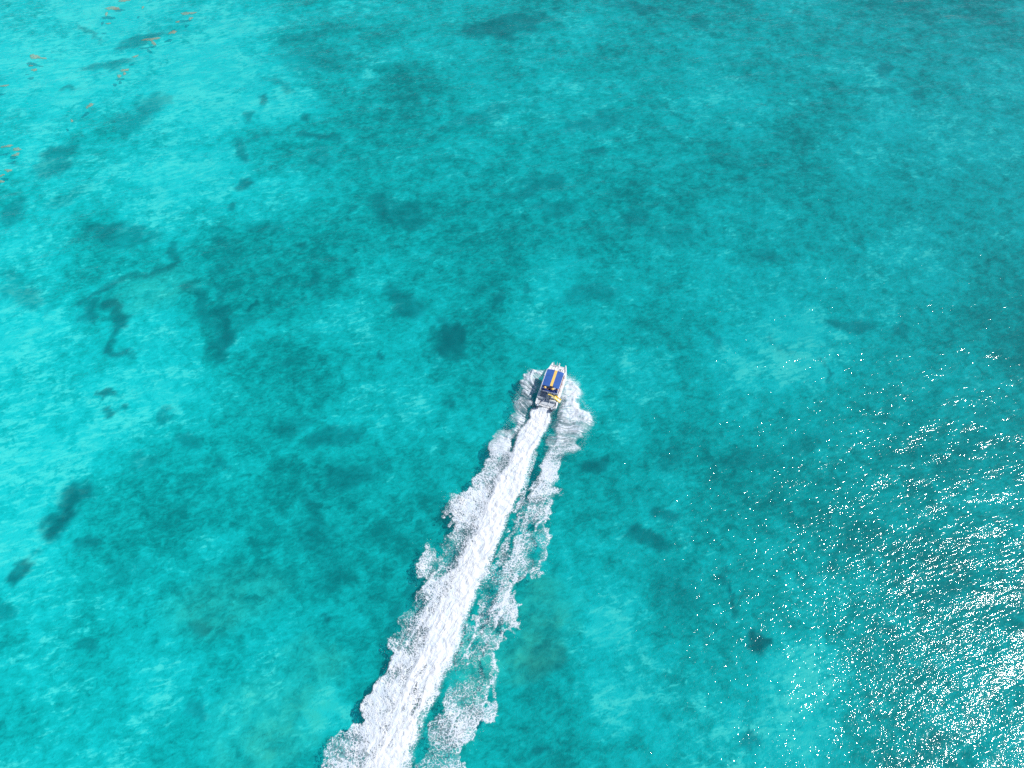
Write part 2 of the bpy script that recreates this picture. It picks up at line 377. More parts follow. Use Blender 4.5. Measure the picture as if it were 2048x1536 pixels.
def foam_fields(x, y):
    b1 = billow(x, y, 3.2, 4, 2.0); b2 = billow(x, y, 3.2, 4, 55.0)
    b1 = b1-b1.mean(); b2 = b2-b2.mean()
    px1, py1 = proj(x, y, np.zeros_like(x)); wk = .35+.45*sstep(850, 1000, py1)
    wx = wk*b1*2.2 + fbm(x, y, .7, 3, 3.0)*.22; wy = wk*b2*2.2 + fbm(x, y, .7, 3, 13.0)*.22
    px, py = proj(x+wx, y+wy, np.zeros_like(x))
    dL, dR, dM = sdist(px, py, LEFT), sdist(px, py, RIGHT), sdist(px, py, MIDDLE)
    cx, cy = proj(x+fbm(x, y, 1.6, 4, 71.0)*.35, y+fbm(x, y, 1.6, 4, 81.0)*.35, np.zeros_like(x))
    dC = sdist(cx, cy, CORE)
    px1, py1 = proj(x, y, np.zeros_like(x))
    age = np.clip((py1-830)/700, 0, 1)
    # solid wash in the middle
    cw = 10+22*age
    wa = unproj(1088, 812)-unproj(800, 1400); wa = wa/np.hypot(wa[0], wa[1])
    su, sv = x*wa[0]+y*wa[1], x*wa[1]-y*wa[0]+fbm(x, y, 8, 3, 61.0)*1.2
    leftish = sstep(-6, 14, dL)
    core = sstep(-2-3*age-16*leftish*(.3+age), cw+10*age*leftish, dC + 7*age*fbm(su*.35, sv, 1.6, 4, 77.0, .6))
    near = 1-sstep(930, 1100, py1)
    dL = dL+3.0*near*sstep(-8, 0, dL)*(1-sstep(0, 10, -dC)*0)
    # brightest streak runs on the right hand side of the wash, thin patches open far astern
    open_ = (.10+age*0.70)*np.clip(fbm(su*.45, sv, 1.8, 5, 7.0, .65)+.12, 0, 1)*(1-.7*(1-sstep(0, 9, seg_dist(cx, cy, SPINE)))*age)
    dens = core*(.98 - open_)
    lace = sstep(-2.5, 7+4*near, dL)*(0.30 + 0.24*sstep(8, 60, dL) + 0.34*fbm(x, y, 3.5, 4, 15.0, .6) + .20*age*sstep(-60, 10, dC))
    rim = sstep(-1, 1.2, dL)*(1-sstep(2, 9, dL))*.15*(1-.7*near)
    dens = np.maximum(dens, lace+rim+.24*near*sstep(0, 4, dL))
    hole = fbm(x, y, 4.5, 4, 25.0, .6)
    ew = 5*near
    rt = sstep(-2.5-ew*.3, 8+ew, dR)*(0.31 + 0.32*hole + .30*near)
    rimr = sstep(-1, 1.2, dR)*(1-sstep(3, 14, dR))*.22*(1-.8*near)
    dens = np.maximum(dens, rt+rimr*sstep(1, 30, seg_dist(px1, py1, MIDDLE, True)))
    dens = np.maximum(dens, sstep(-2, 4, dM)*(.27+.20*hole))
    for pts, w in RIDGES:
        rd = seg_dist(cx, cy, pts)
        dens = dens + .30*(1-sstep(w*.4, w*2.4, rd))
    # hulls part the foam: water right beside the hull stays clear
    lx = (x-mid[0]); ly = (y-mid[1])
    ay = lx*hd[0]+ly*hd[1]; ax = lx*hd[1]-ly*hd[0]
    hgt = .05 + .22*core*(.6+.8*billow(x, y, 1.3, 4, 5.0)) + .10*np.clip(dens, 0, 1)*billow(x, y, .8, 3, 9.0)
    fan = (1-sstep(860, 930, py1))*(1-core)
    hgt = hgt + fan*np.clip(dens, 0, 1)*(.40*billow(x, y, 1.6, 4, 33.0)+.45*sstep(2, 12, np.maximum(dL, dR))*(1-sstep(12, 34, np.maximum(dL, dR))))
    # filament coordinates
    left = (dL > dR) & (dL > -3)
    warp = fbm(x, y, 5, 3, 44.0)*(.9-.2*(1-sstep(860, 930, py1)))
    aL, aR = R(118), R(22)
    th = np.where(left, aL, aR)
    fanr = (1-sstep(870, 960, py1))
    th = np.where(left, aL+fanr*R(20), aR-fanr*R(26))
    u = x*np.cos(th)+y*np.sin(th); v = -x*np.sin(th)+y*np.cos(th)+warp
    edge = sstep(1536, 1700, py1)
    dens = dens*(1-edge)
    return np.clip(dens, 0, 1.1), hgt, np.stack([u, v], -1), core, fan, np.stack([su, sv], -1)
def ff(k):
    def f(X, Y):
        if 'v' not in _f: _f['v'] = foam_fields(X, Y)
        return _f['v'][k]
    return f
p00 = unproj(560, 1700); p11 = unproj(1200, 735)
print('foam area', p00, p11)
me = grid_mesh('wake_foam', np.arange(-26, 18, .14), np.arange(p00[1], p11[1]+2, .14), lambda x, y: sea_z(x, y)+ff(1)(x, y),
               {'foam_amount': ff(0), 'fil': ff(2), 'core': ff(3), 'fan': ff(4), 'along': ff(5)}, keep=lambda v: v['foam_amount'].ravel() > .02)
m = NT('sea_foam')
fil = m.attr('fil', True); den = m.attr('foam_amount'); core = m.attr('core')
P = m.coords()
wn = m.n('ShaderNodeTexNoise', {'Vector': P, 'Scale': 1.4, 'Detail': 3}).outputs['Color']
wn = m.n('ShaderNodeVectorMath', {0: wn, 1: (.7, .7, 0)}, operation='MULTIPLY').outputs[0]
F1 = m.n('ShaderNodeVectorMath', {0: m.n('ShaderNodeVectorMath', {0: fil, 1: (.42, 1.25, 1)}, operation='MULTIPLY').outputs[0], 1: wn}, operation='ADD').outputs[0]
fn = m.noise(F1, 1.7, 4, .62, .5)
ridge = m.math('SUBTRACT', 1.0, m.math('MULTIPLY', m.math('ABSOLUTE', m.math('SUBTRACT', fn, .5)), 6.0), clamp=True)
P2 = m.n('ShaderNodeVectorMath', {0: P, 1: wn}, operation='ADD').outputs[0]
vo = m.n('ShaderNodeTexVoronoi', {'Vector': P2, 'Scale': 2.5}, feature='DISTANCE_TO_EDGE').outputs['Distance']
cell = m.mapr(vo, .0, .20, 1, 0, True)
fine = m.noise(P, 5.5, 3, .7)
pat = m.math('ADD', m.math('MULTIPLY', ridge, .40), m.math('MULTIPLY', cell, .36))
pat = m.math('ADD', pat, m.mapr(fine, .3, .7, 0, .26))
F3 = m.n('ShaderNodeVectorMath', {0: m.n('ShaderNodeVectorMath', {0: fil, 1: (.20, 3.0, 1)}, operation='MULTIPLY').outputs[0], 1: wn}, operation='ADD').outputs[0]
pfan = m.mapr(m.math('ADD', m.math('MULTIPLY', m.noise(F3, 1.2, 5, .66, .5), .7), m.math('MULTIPLY', m.noise(P2, 2.6, 4, .7), .3)), .32, .68, .0, 1.15)
fanm = m.attr('fan')
pat = m.math('ADD', m.math('MULTIPLY', pat, m.math('SUBTRACT', 1.0, fanm)), m.math('MULTIPLY', pfan, fanm))
lo = m.math('SUBTRACT', .93, den)
al = m.n('ShaderNodeMapRange', {'Value': pat, 'From Min': m.math('SUBTRACT', lo, .14), 'From Max': m.math('ADD', lo, m.mapr(fanm, 0, 1, .22, .42)), 'To Min': 0, 'To Max': 1}, interpolation_type='SMOOTHSTEP').outputs[0]
al = m.math('MULTIPLY', al, m.mapr(den, .02, .2, 0, 1), clamp=True)
veil = m.math('MULTIPLY', m.mapr(den, .04, .60, 0, .52, True), m.mapr(m.noise(F1, .9, 3, .6), .3, .6, .25, 1))
al = m.math('MAXIMUM', al, veil)
AX = m.attr('along', True)
A1 = m.n('ShaderNodeVectorMath', {0: m.n('ShaderNodeVectorMath', {0: AX, 1: (.28, 1.1, 1)}, operation='MULTIPLY').outputs[0], 1: wn}, operation='ADD').outputs[0]
strk = m.noise(A1, 1.1, 5, .62, .4)
al = m.math('MAXIMUM', al, m.mapr(m.math('ADD', den, m.mapr(strk, .3, .7, -.30, .30)), .62, 1.0, 0, 1, True))
hb = m.mix(core, m.math('ADD', pat, m.math('MULTIPLY', m.noise(F1, 2.2, 4, .6), 1.2)), m.math('ADD', m.math('MULTIPLY', strk, 2.2), m.math('MULTIPLY', fine, .25)))
bump = m.n('ShaderNodeBump', {'Height': hb, 'Strength': m.mapr(core, 0, 1, .5, 1.0), 'Distance': .2})
fcol = m.mix(m.math('MAXIMUM', m.mapr(m.noise(F1, 1.3, 4, .6), .35, .65, 0, 1), m.math('MULTIPLY', core, m.mapr(strk, .32, .52, 0, 1))), (.55, .64, .71, 1), (.74, .76, .78, 1))
df = m.n('ShaderNodeBsdfDiffuse', {'Color': fcol, 'Normal': bump.outputs[0]})
tr = m.n('ShaderNodeBsdfTransparent')
FOAM = m.finish(m.n('ShaderNodeMixShader', {0: al, 1: tr.outputs[0], 2: df.outputs[0]}).outputs[0])
link('wake_foam', me, FOAM, kind='stuff', label='white churned foam wake trailing behind the speedboat', category='foam')
_f.clear()

# ------------------------------------------------------------------ simple surface materials
def surf(name, col, rough=.5, var=.08, scale=3.0, metallic=0.0, bump=0.0, spec=.5):
    m = NT(name); P = m.coords(); n = m.noise(P, scale, 4, .6)
    dark = tuple(c*(1-var*2) for c in col)+(1,); lite = tuple(min(1, c*(1+var)) for c in col)+(1,)
    c = m.mix(m.mapr(n, .3, .7, 0, 1), dark, lite)
    ins = {'Base Color': c, 'Roughness': rough, 'Metallic': metallic, 'Specular IOR Level': spec}
    if bump: ins['Normal'] = m.n('ShaderNodeBump', {'Height': m.noise(P, scale*8, 3), 'Strength': bump, 'Distance': .01}).outputs[0]
    return m.finish(m.n('ShaderNodeBsdfPrincipled', ins).outputs[0])
M_GEL = surf('white_gelcoat', (.78, .78, .77), .28, .05)
M_DECK = surf('pale_grey_nonskid', (.50, .54, .58), .8, .10, 6, bump=.4)
M_BLUE = surf('blue_canopy_cloth', (.024, .105, .37), .75, .10, 1.6, bump=.3)
M_YEL = surf('yellow_stripe_cloth', (.80, .52, .12), .75, .06, 2.5)
M_SLIDE = surf('yellow_slide_plastic', (.86, .58, .015), .35, .04)
M_SLIDE2 = surf('pale_yellow_chute_glare', (.86, .76, .42), .4, .06)  # sun glare on the slide, put into the colour
M_NAVY = surf('navy_vinyl', (.010, .022, .075), .5, .15)
M_BVIN = surf('blue_vinyl', (.012, .06, .28), .55, .15)
M_STEEL = surf('white_painted_tube', (.74, .75, .76), .3, .04)
M_DARK = surf('dark_grey_engine_paint', (.045, .075, .11), .35, .15)
M_GREY = surf('silver_grey_engine_paint', (.42, .48, .54), .35, .08)
M_RED = surf('dull_red_vinyl', (.28, .06, .055), .6, .15)
M_RUB = surf('black_rubber', (.02, .02, .022), .7, .1)
M_SKIN = surf('skin', (.42, .23, .14), .6, .05)
M_SHIRT = surf('blue_shirt_cloth', (.012, .07, .30), .85, .12)
M_SHORT = surf('dark_shorts_cloth', (.02, .025, .04), .85, .12)
M_STRAW = surf('straw_hat', (.78, .50, .16), .8, .10, 12)
M_HAIR = surf('dark_hair', (.02, .014, .01), .7, .1)
M_GLASS = surf('smoked_windscreen', (.02, .03, .045), .08, .05)

# ------------------------------------------------------------------ mesh building blocks
class MB:
    def __init__(s): s.bm = bmesh.new()
    def box(s, c, d, rz=0, ry=0, rx=0, bev=0.0):
        mt = Matrix.Translation(c) @ Matrix.Rotation(rz, 4, 'Z') @ Matrix.Rotation(ry, 4, 'Y') @ Matrix.Rotation(rx, 4, 'X') @ Matrix.Diagonal((d[0], d[1], d[2], 1))
        g = bmesh.ops.create_cube(s.bm, size=1, matrix=mt)
        if bev:
            es = list({e for v in g['verts'] for e in v.link_edges})
            bmesh.ops.bevel(s.bm, geom=es, offset=bev, segments=2, affect='EDGES', profile=.5)
        return s
    def tube(s, pts, r, n=8, closed=False):
        pts = [Vector(p) for p in pts]; rs = r if isinstance(r, (list, tuple)) else [r]*len(pts)
        rings = []
        for i, p in enumerate(pts):
            a = pts[i-1] if (i or closed) else p; b = pts[(i+1) % len(pts)] if (i < len(pts)-1 or closed) else p
            t = (b-a).normalized(); u = t.cross(Vector((0, 0, 1)))
            if u.length < .05: u = t.cross(Vector((0, 1, 0)))
            u.normalize(); v = u.cross(t)
            rings.append([s.bm.verts.new(p + (u*math.cos(k*2*math.pi/n)+v*math.sin(k*2*math.pi/n))*rs[i]) for k in range(n)])
        L = len(rings)
        for i in range(L if closed else L-1):
            A, B = rings[i], rings[(i+1) % L]
            for k in range(n): s.bm.faces.new((A[k], A[(k+1) % n], B[(k+1) % n], B[k]))
        if not closed:
            s.bm.faces.new(rings[0][::-1]); s.bm.faces.new(rings[-1])
        return s
    def loft(s, rings, cap=True):
        R_ = [[s.bm.verts.new(p) for p in r] for r in rings]
        n = len(R_[0])
        for A, B in zip(R_[:-1], R_[1:]):
            for k in range(n): s.bm.faces.new((A[k], A[(k+1) % n], B[(k+1) % n], B[k]))
        if cap:
            s.bm.faces.new(R_[0][::-1]); s.bm.faces.new(R_[-1])
        return s
    def lathe(s, prof, c=(0, 0, 0), n=16):
        return s.loft([[Vector(c)+Vector((r*math.cos(k*2*math.pi/n), r*math.sin(k*2*math.pi/n), z)) for k in range(n)] for r, z in prof])
    def done(s, name, mat, parent=None, smooth=False, **props):
        bmesh.ops.recalc_face_normals(s.bm, faces=s.bm.faces)
        me = bpy.data.meshes.new(name); s.bm.to_mesh(me); s.bm.free()
        if smooth: me.polygons.foreach_set('use_smooth', [True]*len(me.polygons))
        return link(name, me, mat, parent, **props)
def thing(name, label, cat, loc, rot=(0, 0, 0), scale=1.0, group=None):
    o = bpy.data.objects.new(name, None); C.objects.link(o)
    o.location = loc; o.rotation_euler = rot; o.scale = (scale,)*3
    o['label'] = label; o['category'] = cat
    if group: o['group'] = group
    return o

# ------------------------------------------------------------------ the speedboat (x starboard, y forward)
KS = BL/9.6
RZ = math.atan2(-hd[0], hd[1])
BLOC = (mid[0], mid[1], .05); BROT = (R(2.2), 0, RZ)
boat = thing('speedboat', 'white twin hulled speedboat with blue canopy, yellow stripe and yellow slide', 'boat', BLOC, BROT, KS)
def hw(y):                                   # half width of the deck
    t = max(0.0, (y-1.5)/2.75)
    return 1.94 - .66*t**1.35 - .06*max(0, (-3.5-y)/1.3)
def sheer(y): return 1.0 + .28*max(0, (y+1)/5.8)**1.6
b = MB()
ys_ = [-4.8, -4.3, -3, -1.5, 0, 1.5, 2.3, 3.0, 3.6, 4.0, 4.25]
for sg in (-1, 1):
    rings = []
    for y in ys_:
        w = hw(y); dz = sheer(y)-.02; t = max(0, (y-1.5)/2.75)
        wid = 1.05*(1-.82*t**2.2); keel = -.35 + .95*t**3
        mx_ = w-wid*.52
        rings.append([(sg*w, y, dz), (sg*(w-.02), y, dz-.35), (sg*(w-.12*(1-t)-.02), y, keel+.30*(1-t)+.12), (sg*mx_, y, keel), (sg*(w-wid+.05), y, keel+.32*(1-t)+.12), (sg*(w-wid), y, dz-.38), (sg*(w-wid), y, dz)])
    b.loft(rings)
b.loft([[(-(hw(y)-.3*(1 if y < 3 else .35)), y, sheer(y)-.06), ((hw(y)-.3*(1 if y < 3 else .35)), y, sheer(y)-.06), ((hw(y)-.5*(1 if y < 3 else .5)), y, .48+.3*max(0, y/4.6)), (-(hw(y)-.5*(1 if y < 3 else .5)), y, .48+.3*max(0, y/4.6))] for y in (-4.55, -3, 0, 2, 3.0, 3.6, 3.85)])
b.done('hull', M_GEL, boat)
def deckstrip(y0, y1, inset, dz, n=14):
    b = MB(); st = [y0+(y1-y0)*i/n for i in range(n+1)]
    b.loft([[(-(hw(y)-inset), y, sheer(y)+dz), (hw(y)-inset, y, sheer(y)+dz), (hw(y)-inset, y, sheer(y)+dz-.03), (-(hw(y)-inset), y, sheer(y)+dz-.03)] for y in st])
    return b
deckstrip(-4.5, 1.75, .17, .004).done('cockpit_deck', M_DECK, boat)
deckstrip(1.76, 3.84, .13, .012).done('foredeck', M_GEL, boat)
for sg in (-1, 1):                           # raised gunwales
    b = MB(); rings = []
    for y in [-4.75, -4.3, -3, -1.5, 0, 1.5, 2.3, 3.0, 3.6, 4.0, 4.32]:
        w = hw(y); z = sheer(y); h = .42 if -3.9 < y < 3 else (.16 if y < -3 else .24)
        q = .26 if -3.9 < y < 3 else 0
        rings.append([(sg*(w+.05), y, z-.16), (sg*(w+.06), y, z+h-.05), (sg*(w+.01), y, z+h), (sg*(w-.13-q), y, z+h), (sg*(w-.16-q), y, z-.03)])
    b.loft(rings); b.done('gunwale', M_GEL, boat)
    b = MB(); b.loft([[(sg*(hw(y)+.065), y, sheer(y)-.02), (sg*(hw(y)+.10), y, sheer(y)-.05), (sg*(hw(y)+.065), y, sheer(y)-.12)] for y in (-4.7, -3, 0, 1.5, 2.3, 3.0, 3.6, 4.2)])
    b.done('rub_rail', M_GREY, boat)
# bow crossbeam, ladders and fittings
MB().box((0, 3.93, 1.20), (2.1, .14, .16), bev=.03).done('bow_crossbeam', M_GEL, boat)
for x, y, h in ((-.92, 3.94, 1.2), (-.32, 3.98, 1.25)):
    b = MB(); z = 1.28
    b.tube([(x-.16, y-.05, z), (x-.02, y, z+h*.55), (x, y, z+h), (x+.03, y, z+h*.55), (x+.16, y+.02, z)], .035, 6)
    b.tube([(x-.11, y-.02, z+.25), (x+.11, y, z+.25)], .025, 6)
    b.done('bow_rail', M_STEEL, boat)
b = MB(); b.box((.05, 4.1, 1.34), (.20, .62, .10), bev=.02); b.tube([(-.03, 4.25, 1.35), (-.03, 4.3, 1.72), (.13, 4.3, 1.72), (.13, 4.25, 1.35)], .035, 6)
b.done('anchor_roller', M_GEL, boat)
b = MB(); b.tube([(.52, 3.25, 1.33), (.72, 2.85, 1.33)], .035, 6); b.tube([(.38, 3.18, 1.34), (.50, 3.30, 1.36), (.68, 3.38, 1.34)], .05, 6); b.tube([(.65, 2.80, 1.33), (.80, 2.90, 1.33)], .03, 6)
b.done('anchor', M_DARK, boat)
for x, y in ((-.93, 3.68), (-.45, 3.64), (.05, 3.5), (1.02, 3.5)):
    b = MB(); b.box((x, y, 1.31), (.05, .06, .07)); b.tube([(x, y-.12, 1.35), (x, y+.12, 1.35)], .028, 6); b.done('cleat', M_DARK if x < 0 else M_GREY, boat)
for x in (-1.0, -.45, .35, 1.0):
    MB().box((x, 2.8, 1.28), (.10, 1.5, .10), bev=.02).done('foredeck_rib', M_GEL, boat)
b = MB(); b.box((-.1, 2.55, 1.28), (.62, .62, .09), bev=.03); b.done('foredeck_hatch', M_DECK, boat)
# canopy
CY0, CY1, CW = 1.78, -1.78, 1.56
def roofz(x, y): return 2.98 - .10*(x/CW)**2 - .05*max(0, (y-1.2))**2
def roof_mesh(x0, x1, dz, th, name, mat, nx=12, front=True):
    b = MB(); st = np.linspace(CY1, CY0, 15)
    def yb(x, y):                            # bowed front edge
        return y + (.10*(1-(x/CW)**2) - .05 if y > 1.5 else 0)
    rings = []
    for y in st:
        xs_ = np.linspace(x0, x1, nx+1)
        sq = 1.0 if y < CY0-.05 or abs(x1-x0) < 1 else .955
        rings.append([(x*sq, yb(x, y), roofz(x, y)+dz) for x in xs_]+[(x*sq, yb(x, y), roofz(x, y)+dz-th) for x in xs_[::-1]])
    b.loft(rings); return b.done(name, mat, boat, smooth=False)
roof_mesh(-CW, CW, 0, .05, 'canopy', M_BLUE)
roof_mesh(-.15, .33, .012, .010, 'canopy_stripe', M_YEL, 4)
for sg in (-1, 1):
    MB().tube([(sg*(CW+.03), y, roofz(CW, y)+.0) for y in np.linspace(-2.95, CY0, 12)], .045, 8).done('canopy_side_rail', M_STEEL, boat, smooth=True)
MB().tube([(x, CY0+.04+.10*(1-(x/CW)**2)-.05, roofz(x, CY0)-.03) for x in np.linspace(-CW, CW, 12)], .035, 8).done('canopy_front_rail', M_STEEL, boat, smooth=True)
for y in (1.6, .2, -1.2, -2.85):
    for sg in (-1, 1):
        MB().tube([(sg*(hw(y)-.09), y, sheer(y)+.35), (sg*(CW-.02), y, 2.86)], .035, 8).done('canopy_post', M_STEEL, boat, smooth=True)
# upper helm
MB().box((0, -2.38, 2.42), (3.0, 1.14, .07), bev=.02).done('helm_platform', M_NAVY, boat)
b = MB(); b.box((.25, -1.98, 2.78), (.80, .30, .64), bev=.04); b.done('helm_console', M_NAVY, boat)
MB().box((.25, -1.80, 3.16), (.78, .03, .26), rx=R(18)).done('windscreen', M_GLASS, boat)
MB().box((.30, -1.84, 3.04), (.66, .10, .05), bev=.01).done('console_trim', M_GEL, boat)
b = MB(); cc = Vector((.25, -2.18, 2.98)); b.tube([cc+Vector((.17*math.cos(a), -.06*math.sin(a), .16*math.sin(a))) for a in np.linspace(0, 2*math.pi, 16, endpoint=False)], .014, 6, closed=True)
b.tube([cc+Vector((-.16, 0, 0)), cc+Vector((.16, 0, 0))], .012, 6); b.tube([cc, cc+Vector((0, .12, -.03))], .02, 6); b.done('steering_wheel', M_RUB, boat)
b = MB(); b.box((-.05, -2.62, 2.66), (2.1, .42, .14), bev=.04); b.done('helm_bench_seat', M_BVIN, boat)
b = MB(); b.box((-.05, -2.86, 2.90), (2.1, .10, .40), rx=R(-8), bev=.03); b.done('helm_bench_backrest', M_BVIN, boat)
MB().box((-1.28, -2.05, 2.50), (.34, .40, .10), bev=.03).done('blue_cushion', M_BVIN, boat)
MB().box((1.25, -2.62, 2.52), (.50, .30, .14), bev=.03).done('blue_cushion', M_BVIN, boat)
MB().box((1.28, -2.10, 2.52), (.42, .26, .14), bev=.03).done('blue_cushion', M_BVIN, boat)
for z, yy in ((2.98, -2.96), (2.72, -2.98)):
    MB().tube([(-1.56, yy+.1, z), (-1.4, yy, z), (0, yy, z), (1.4, yy, z), (1.56, yy+.1, z)], .028, 8).done('helm_rail', M_STEEL, boat, smooth=True)
for sg in (-1, 1):
    MB().tube([(sg*1.5, -1.82, 2.95), (sg*1.53, -1.95, 3.18), (sg*1.53, -2.8, 3.18), (sg*1.5, -2.93, 2.5)], .028, 8).done('helm_rail', M_STEEL, boat, smooth=True)
# ladder up to the helm
b = MB()
for x in (-.16, .14): b.tube([(x, -3.62, 1.03), (x, -3.08, 2.5), (x, -3.02, 3.1)], .032, 6)
b.done('ladder', M_STEEL, boat)
L_ = bpy.data.objects[-1] if False else None
for k in range(5):
    f = (k+.6)/5.5; MB().box((-.01, -3.62+.54*f, 1.03+1.47*f), (.28, .09, .03)).done('ladder_rung', M_STEEL, boat)
# slide: a trough from the helm out over the starboard side
path = [(-.02, -3.06, 2.60), (.28, -3.00, 2.58), (.55, -2.97, 2.46), (.90, -2.99, 2.16), (1.30, -3.02, 1.80), (1.70, -3.05, 1.45), (2.02, -3.08, 1.20), (2.26, -3.10, 1.10)]
def trough(prof, name, mat, parent):
    b = MB(); rings = []
    for i, p in enumerate(path):
        p = Vector(p); a = Vector(path[max(0, i-1)]); c = Vector(path[min(len(path)-1, i+1)])
        t = (c-a).normalized(); sd = t.cross(Vector((0, 0, 1))).normalized(); up = sd.cross(t)
        rings.append([p+sd*u+up*v for u, v in prof])
    b.loft(rings); return b.done(name, mat, parent, smooth=False)
sl_ = trough([(-.38, .18), (-.30, .20), (-.20, .02), (.20, .02), (.30, .20), (.38, .18), (.27, -.05), (-.27, -.05)], 'slide', M_SLIDE, boat)
trough([(-.15, .028), (.15, .028), (.15, .022), (-.15, .022)], 'chute_glare_strip', M_SLIDE2, sl_)  # paler strip paints the sun glare down the middle of the chute
for p0, p1 in (((1.25, -3.02, 1.78), (1.35, -3.35, 1.05)), ((1.75, -3.05, 1.38), (1.80, -2.7, 1.35)), ((.45, -3.0, 2.42), (.5, -3.3, 1.05))):
    MB().tube([p0, p1], .03, 6).done('slide_strut', M_STEEL, boat)
# side benches below the canopy, with dull red cushions
for sg in (-1, 1):
    MB().box((sg*1.30, .15, 1.26), (.42, 4.0, .40), bev=.03).done('side_bench', M_GEL, boat)
    for k in range(5):
        MB().box((sg*1.30, 1.75-k*.80, 1.50), (.44, .72, .09), bev=.025).done('bench_cushion', M_RED if sg > 0 else M_BVIN, boat)
        if sg > 0: MB().box((1.56, 1.75-k*.80, 1.70), (.09, .66, .28), bev=.025).done('bench_backrest', M_RED, boat)
MB().box((0, 1.3, 1.55), (1.6, .10, 1.0), bev=.02).done('cabin_bulkhead', M_GEL, boat)
# stern
MB().box((-1.30, -3.50, 1.34), (1.15, .22, .56), bev=.04).done('stern_bench', M_GEL, boat)
MB().box((.98, -3.62, 1.34), (1.20, .22, .56), bev=.04).done('stern_bench', M_GEL, boat)
MB().box((.75, -3.25, 1.22), (.62, .36, .36), bev=.04).done('locker', M_GEL, boat)
b = MB(); b.box((.75, -3.25, 1.415), (.66, .40, .04), bev=.01); b.done('locker_lid', M_GEL, boat)
MB().lathe([(.09, 1.02), (.07, 1.08), (.05, 1.45), (.12, 1.50), (.12, 1.56), (.0, 1.58)], (-.52, -3.55, 0), 12).done('pedestal', M_STEEL, boat)
MB().box((0, -4.66, .80), (1.55, .36, .08), bev=.02).done('swim_platform', M_GEL, boat)
b = MB()
for x in (-.2, .2): b.tube([(x, -4.45, 1.05), (x, -4.7, 1.25), (x, -4.86, .9), (x, -4.9, .25)], .025, 6)
for z in (.75, .5, .3): b.tube([(-.2, -4.88, z), (.2, -4.88, z)], .02, 6)
b.done('swim_ladder', M_STEEL, boat)
for x in (-.62, .55):
    MB().tube([(x, -3.85, 1.03), (x, -3.95, 1.45), (x, -4.5, 1.45), (x, -4.6, 1.03)], .028, 6).done('stern_rail', M_STEEL, boat)
for x in (-1.36, 1.22):
    eng = MB(); eng.loft([[(x+sx*w_, -5.12+y_, z_) for sx, y_ in ((-1, .30), (1, .30), (1, -.34), (-1, -.34))] for w_, z_ in ((.10, -.2), (.12, .5), (.20, .62), (.22, .75))])
    e = eng.done('outboard_motor', M_GREY, boat)
    c_ = MB(); n_ = 16
    def ring(sc, z): return [(x+.27*sc*math.copysign(abs(math.cos(a))**.7, math.cos(a)), -5.14+.40*sc*math.copysign(abs(math.sin(a))**.8, math.sin(a)), z) for a in np.linspace(0, 2*math.pi, n_, endpoint=False)]
    c_.loft([ring(.8, .72), ring(.98, .85), ring(1.0, 1.15), ring(.92, 1.34), ring(.66, 1.42)]); c_.done('cowl', M_DARK, e, smooth=True)
    c_ = MB(); c_.loft([ring(.60, 1.418), ring(.55, 1.445), ring(.3, 1.455)]); c_.done('cowl_top', M_GREY, e, smooth=True)
    MB().box((x, -4.80, .82), (.34, .22, .42), bev=.03).done('mounting_bracket', M_RUB, e)
    MB().tube([(x+.16, -4.7, 1.1), (x+.34, -4.35, 1.25), (x+.3, -3.9, 1.12)], .035, 6).done('cable', M_RUB, e)

# ------------------------------------------------------------------ people at the upper helm
BM = Matrix.LocRotScale(Vector(BLOC), Matrix.Rotation(RZ, 3, 'Z') @ Matrix.Rotation(R(2.2), 3, 'X'), Vector((KS, KS, KS)))
def skinmesh(name, joints, bones, mat, parent, sub=1, root=0):
    me = bpy.data.meshes.new(name); me.from_pydata([j[0] for j in joints], bones, [])
    o = link(name, me, mat, parent)
    if not me.skin_vertices: me.attributes  # layer is made by the modifier below
    md = o.modifiers.new('skin', 'SKIN'); md.use_smooth_shade = True
    if not me.skin_vertices:
        bm = bmesh.new(); bm.from_mesh(me); bm.verts.layers.skin.verify(); bm.to_mesh(me); bm.free()
    for i, (p, r_) in enumerate(joints):
        me.skin_vertices[0].data[i].radius = (r_, r_) if not isinstance(r_, tuple) else r_
        me.skin_vertices[0].data[i].use_root = (i == root)
    sd = o.modifiers.new('sub', 'SUBSURF'); sd.levels = sd.render_levels = sub
    return o
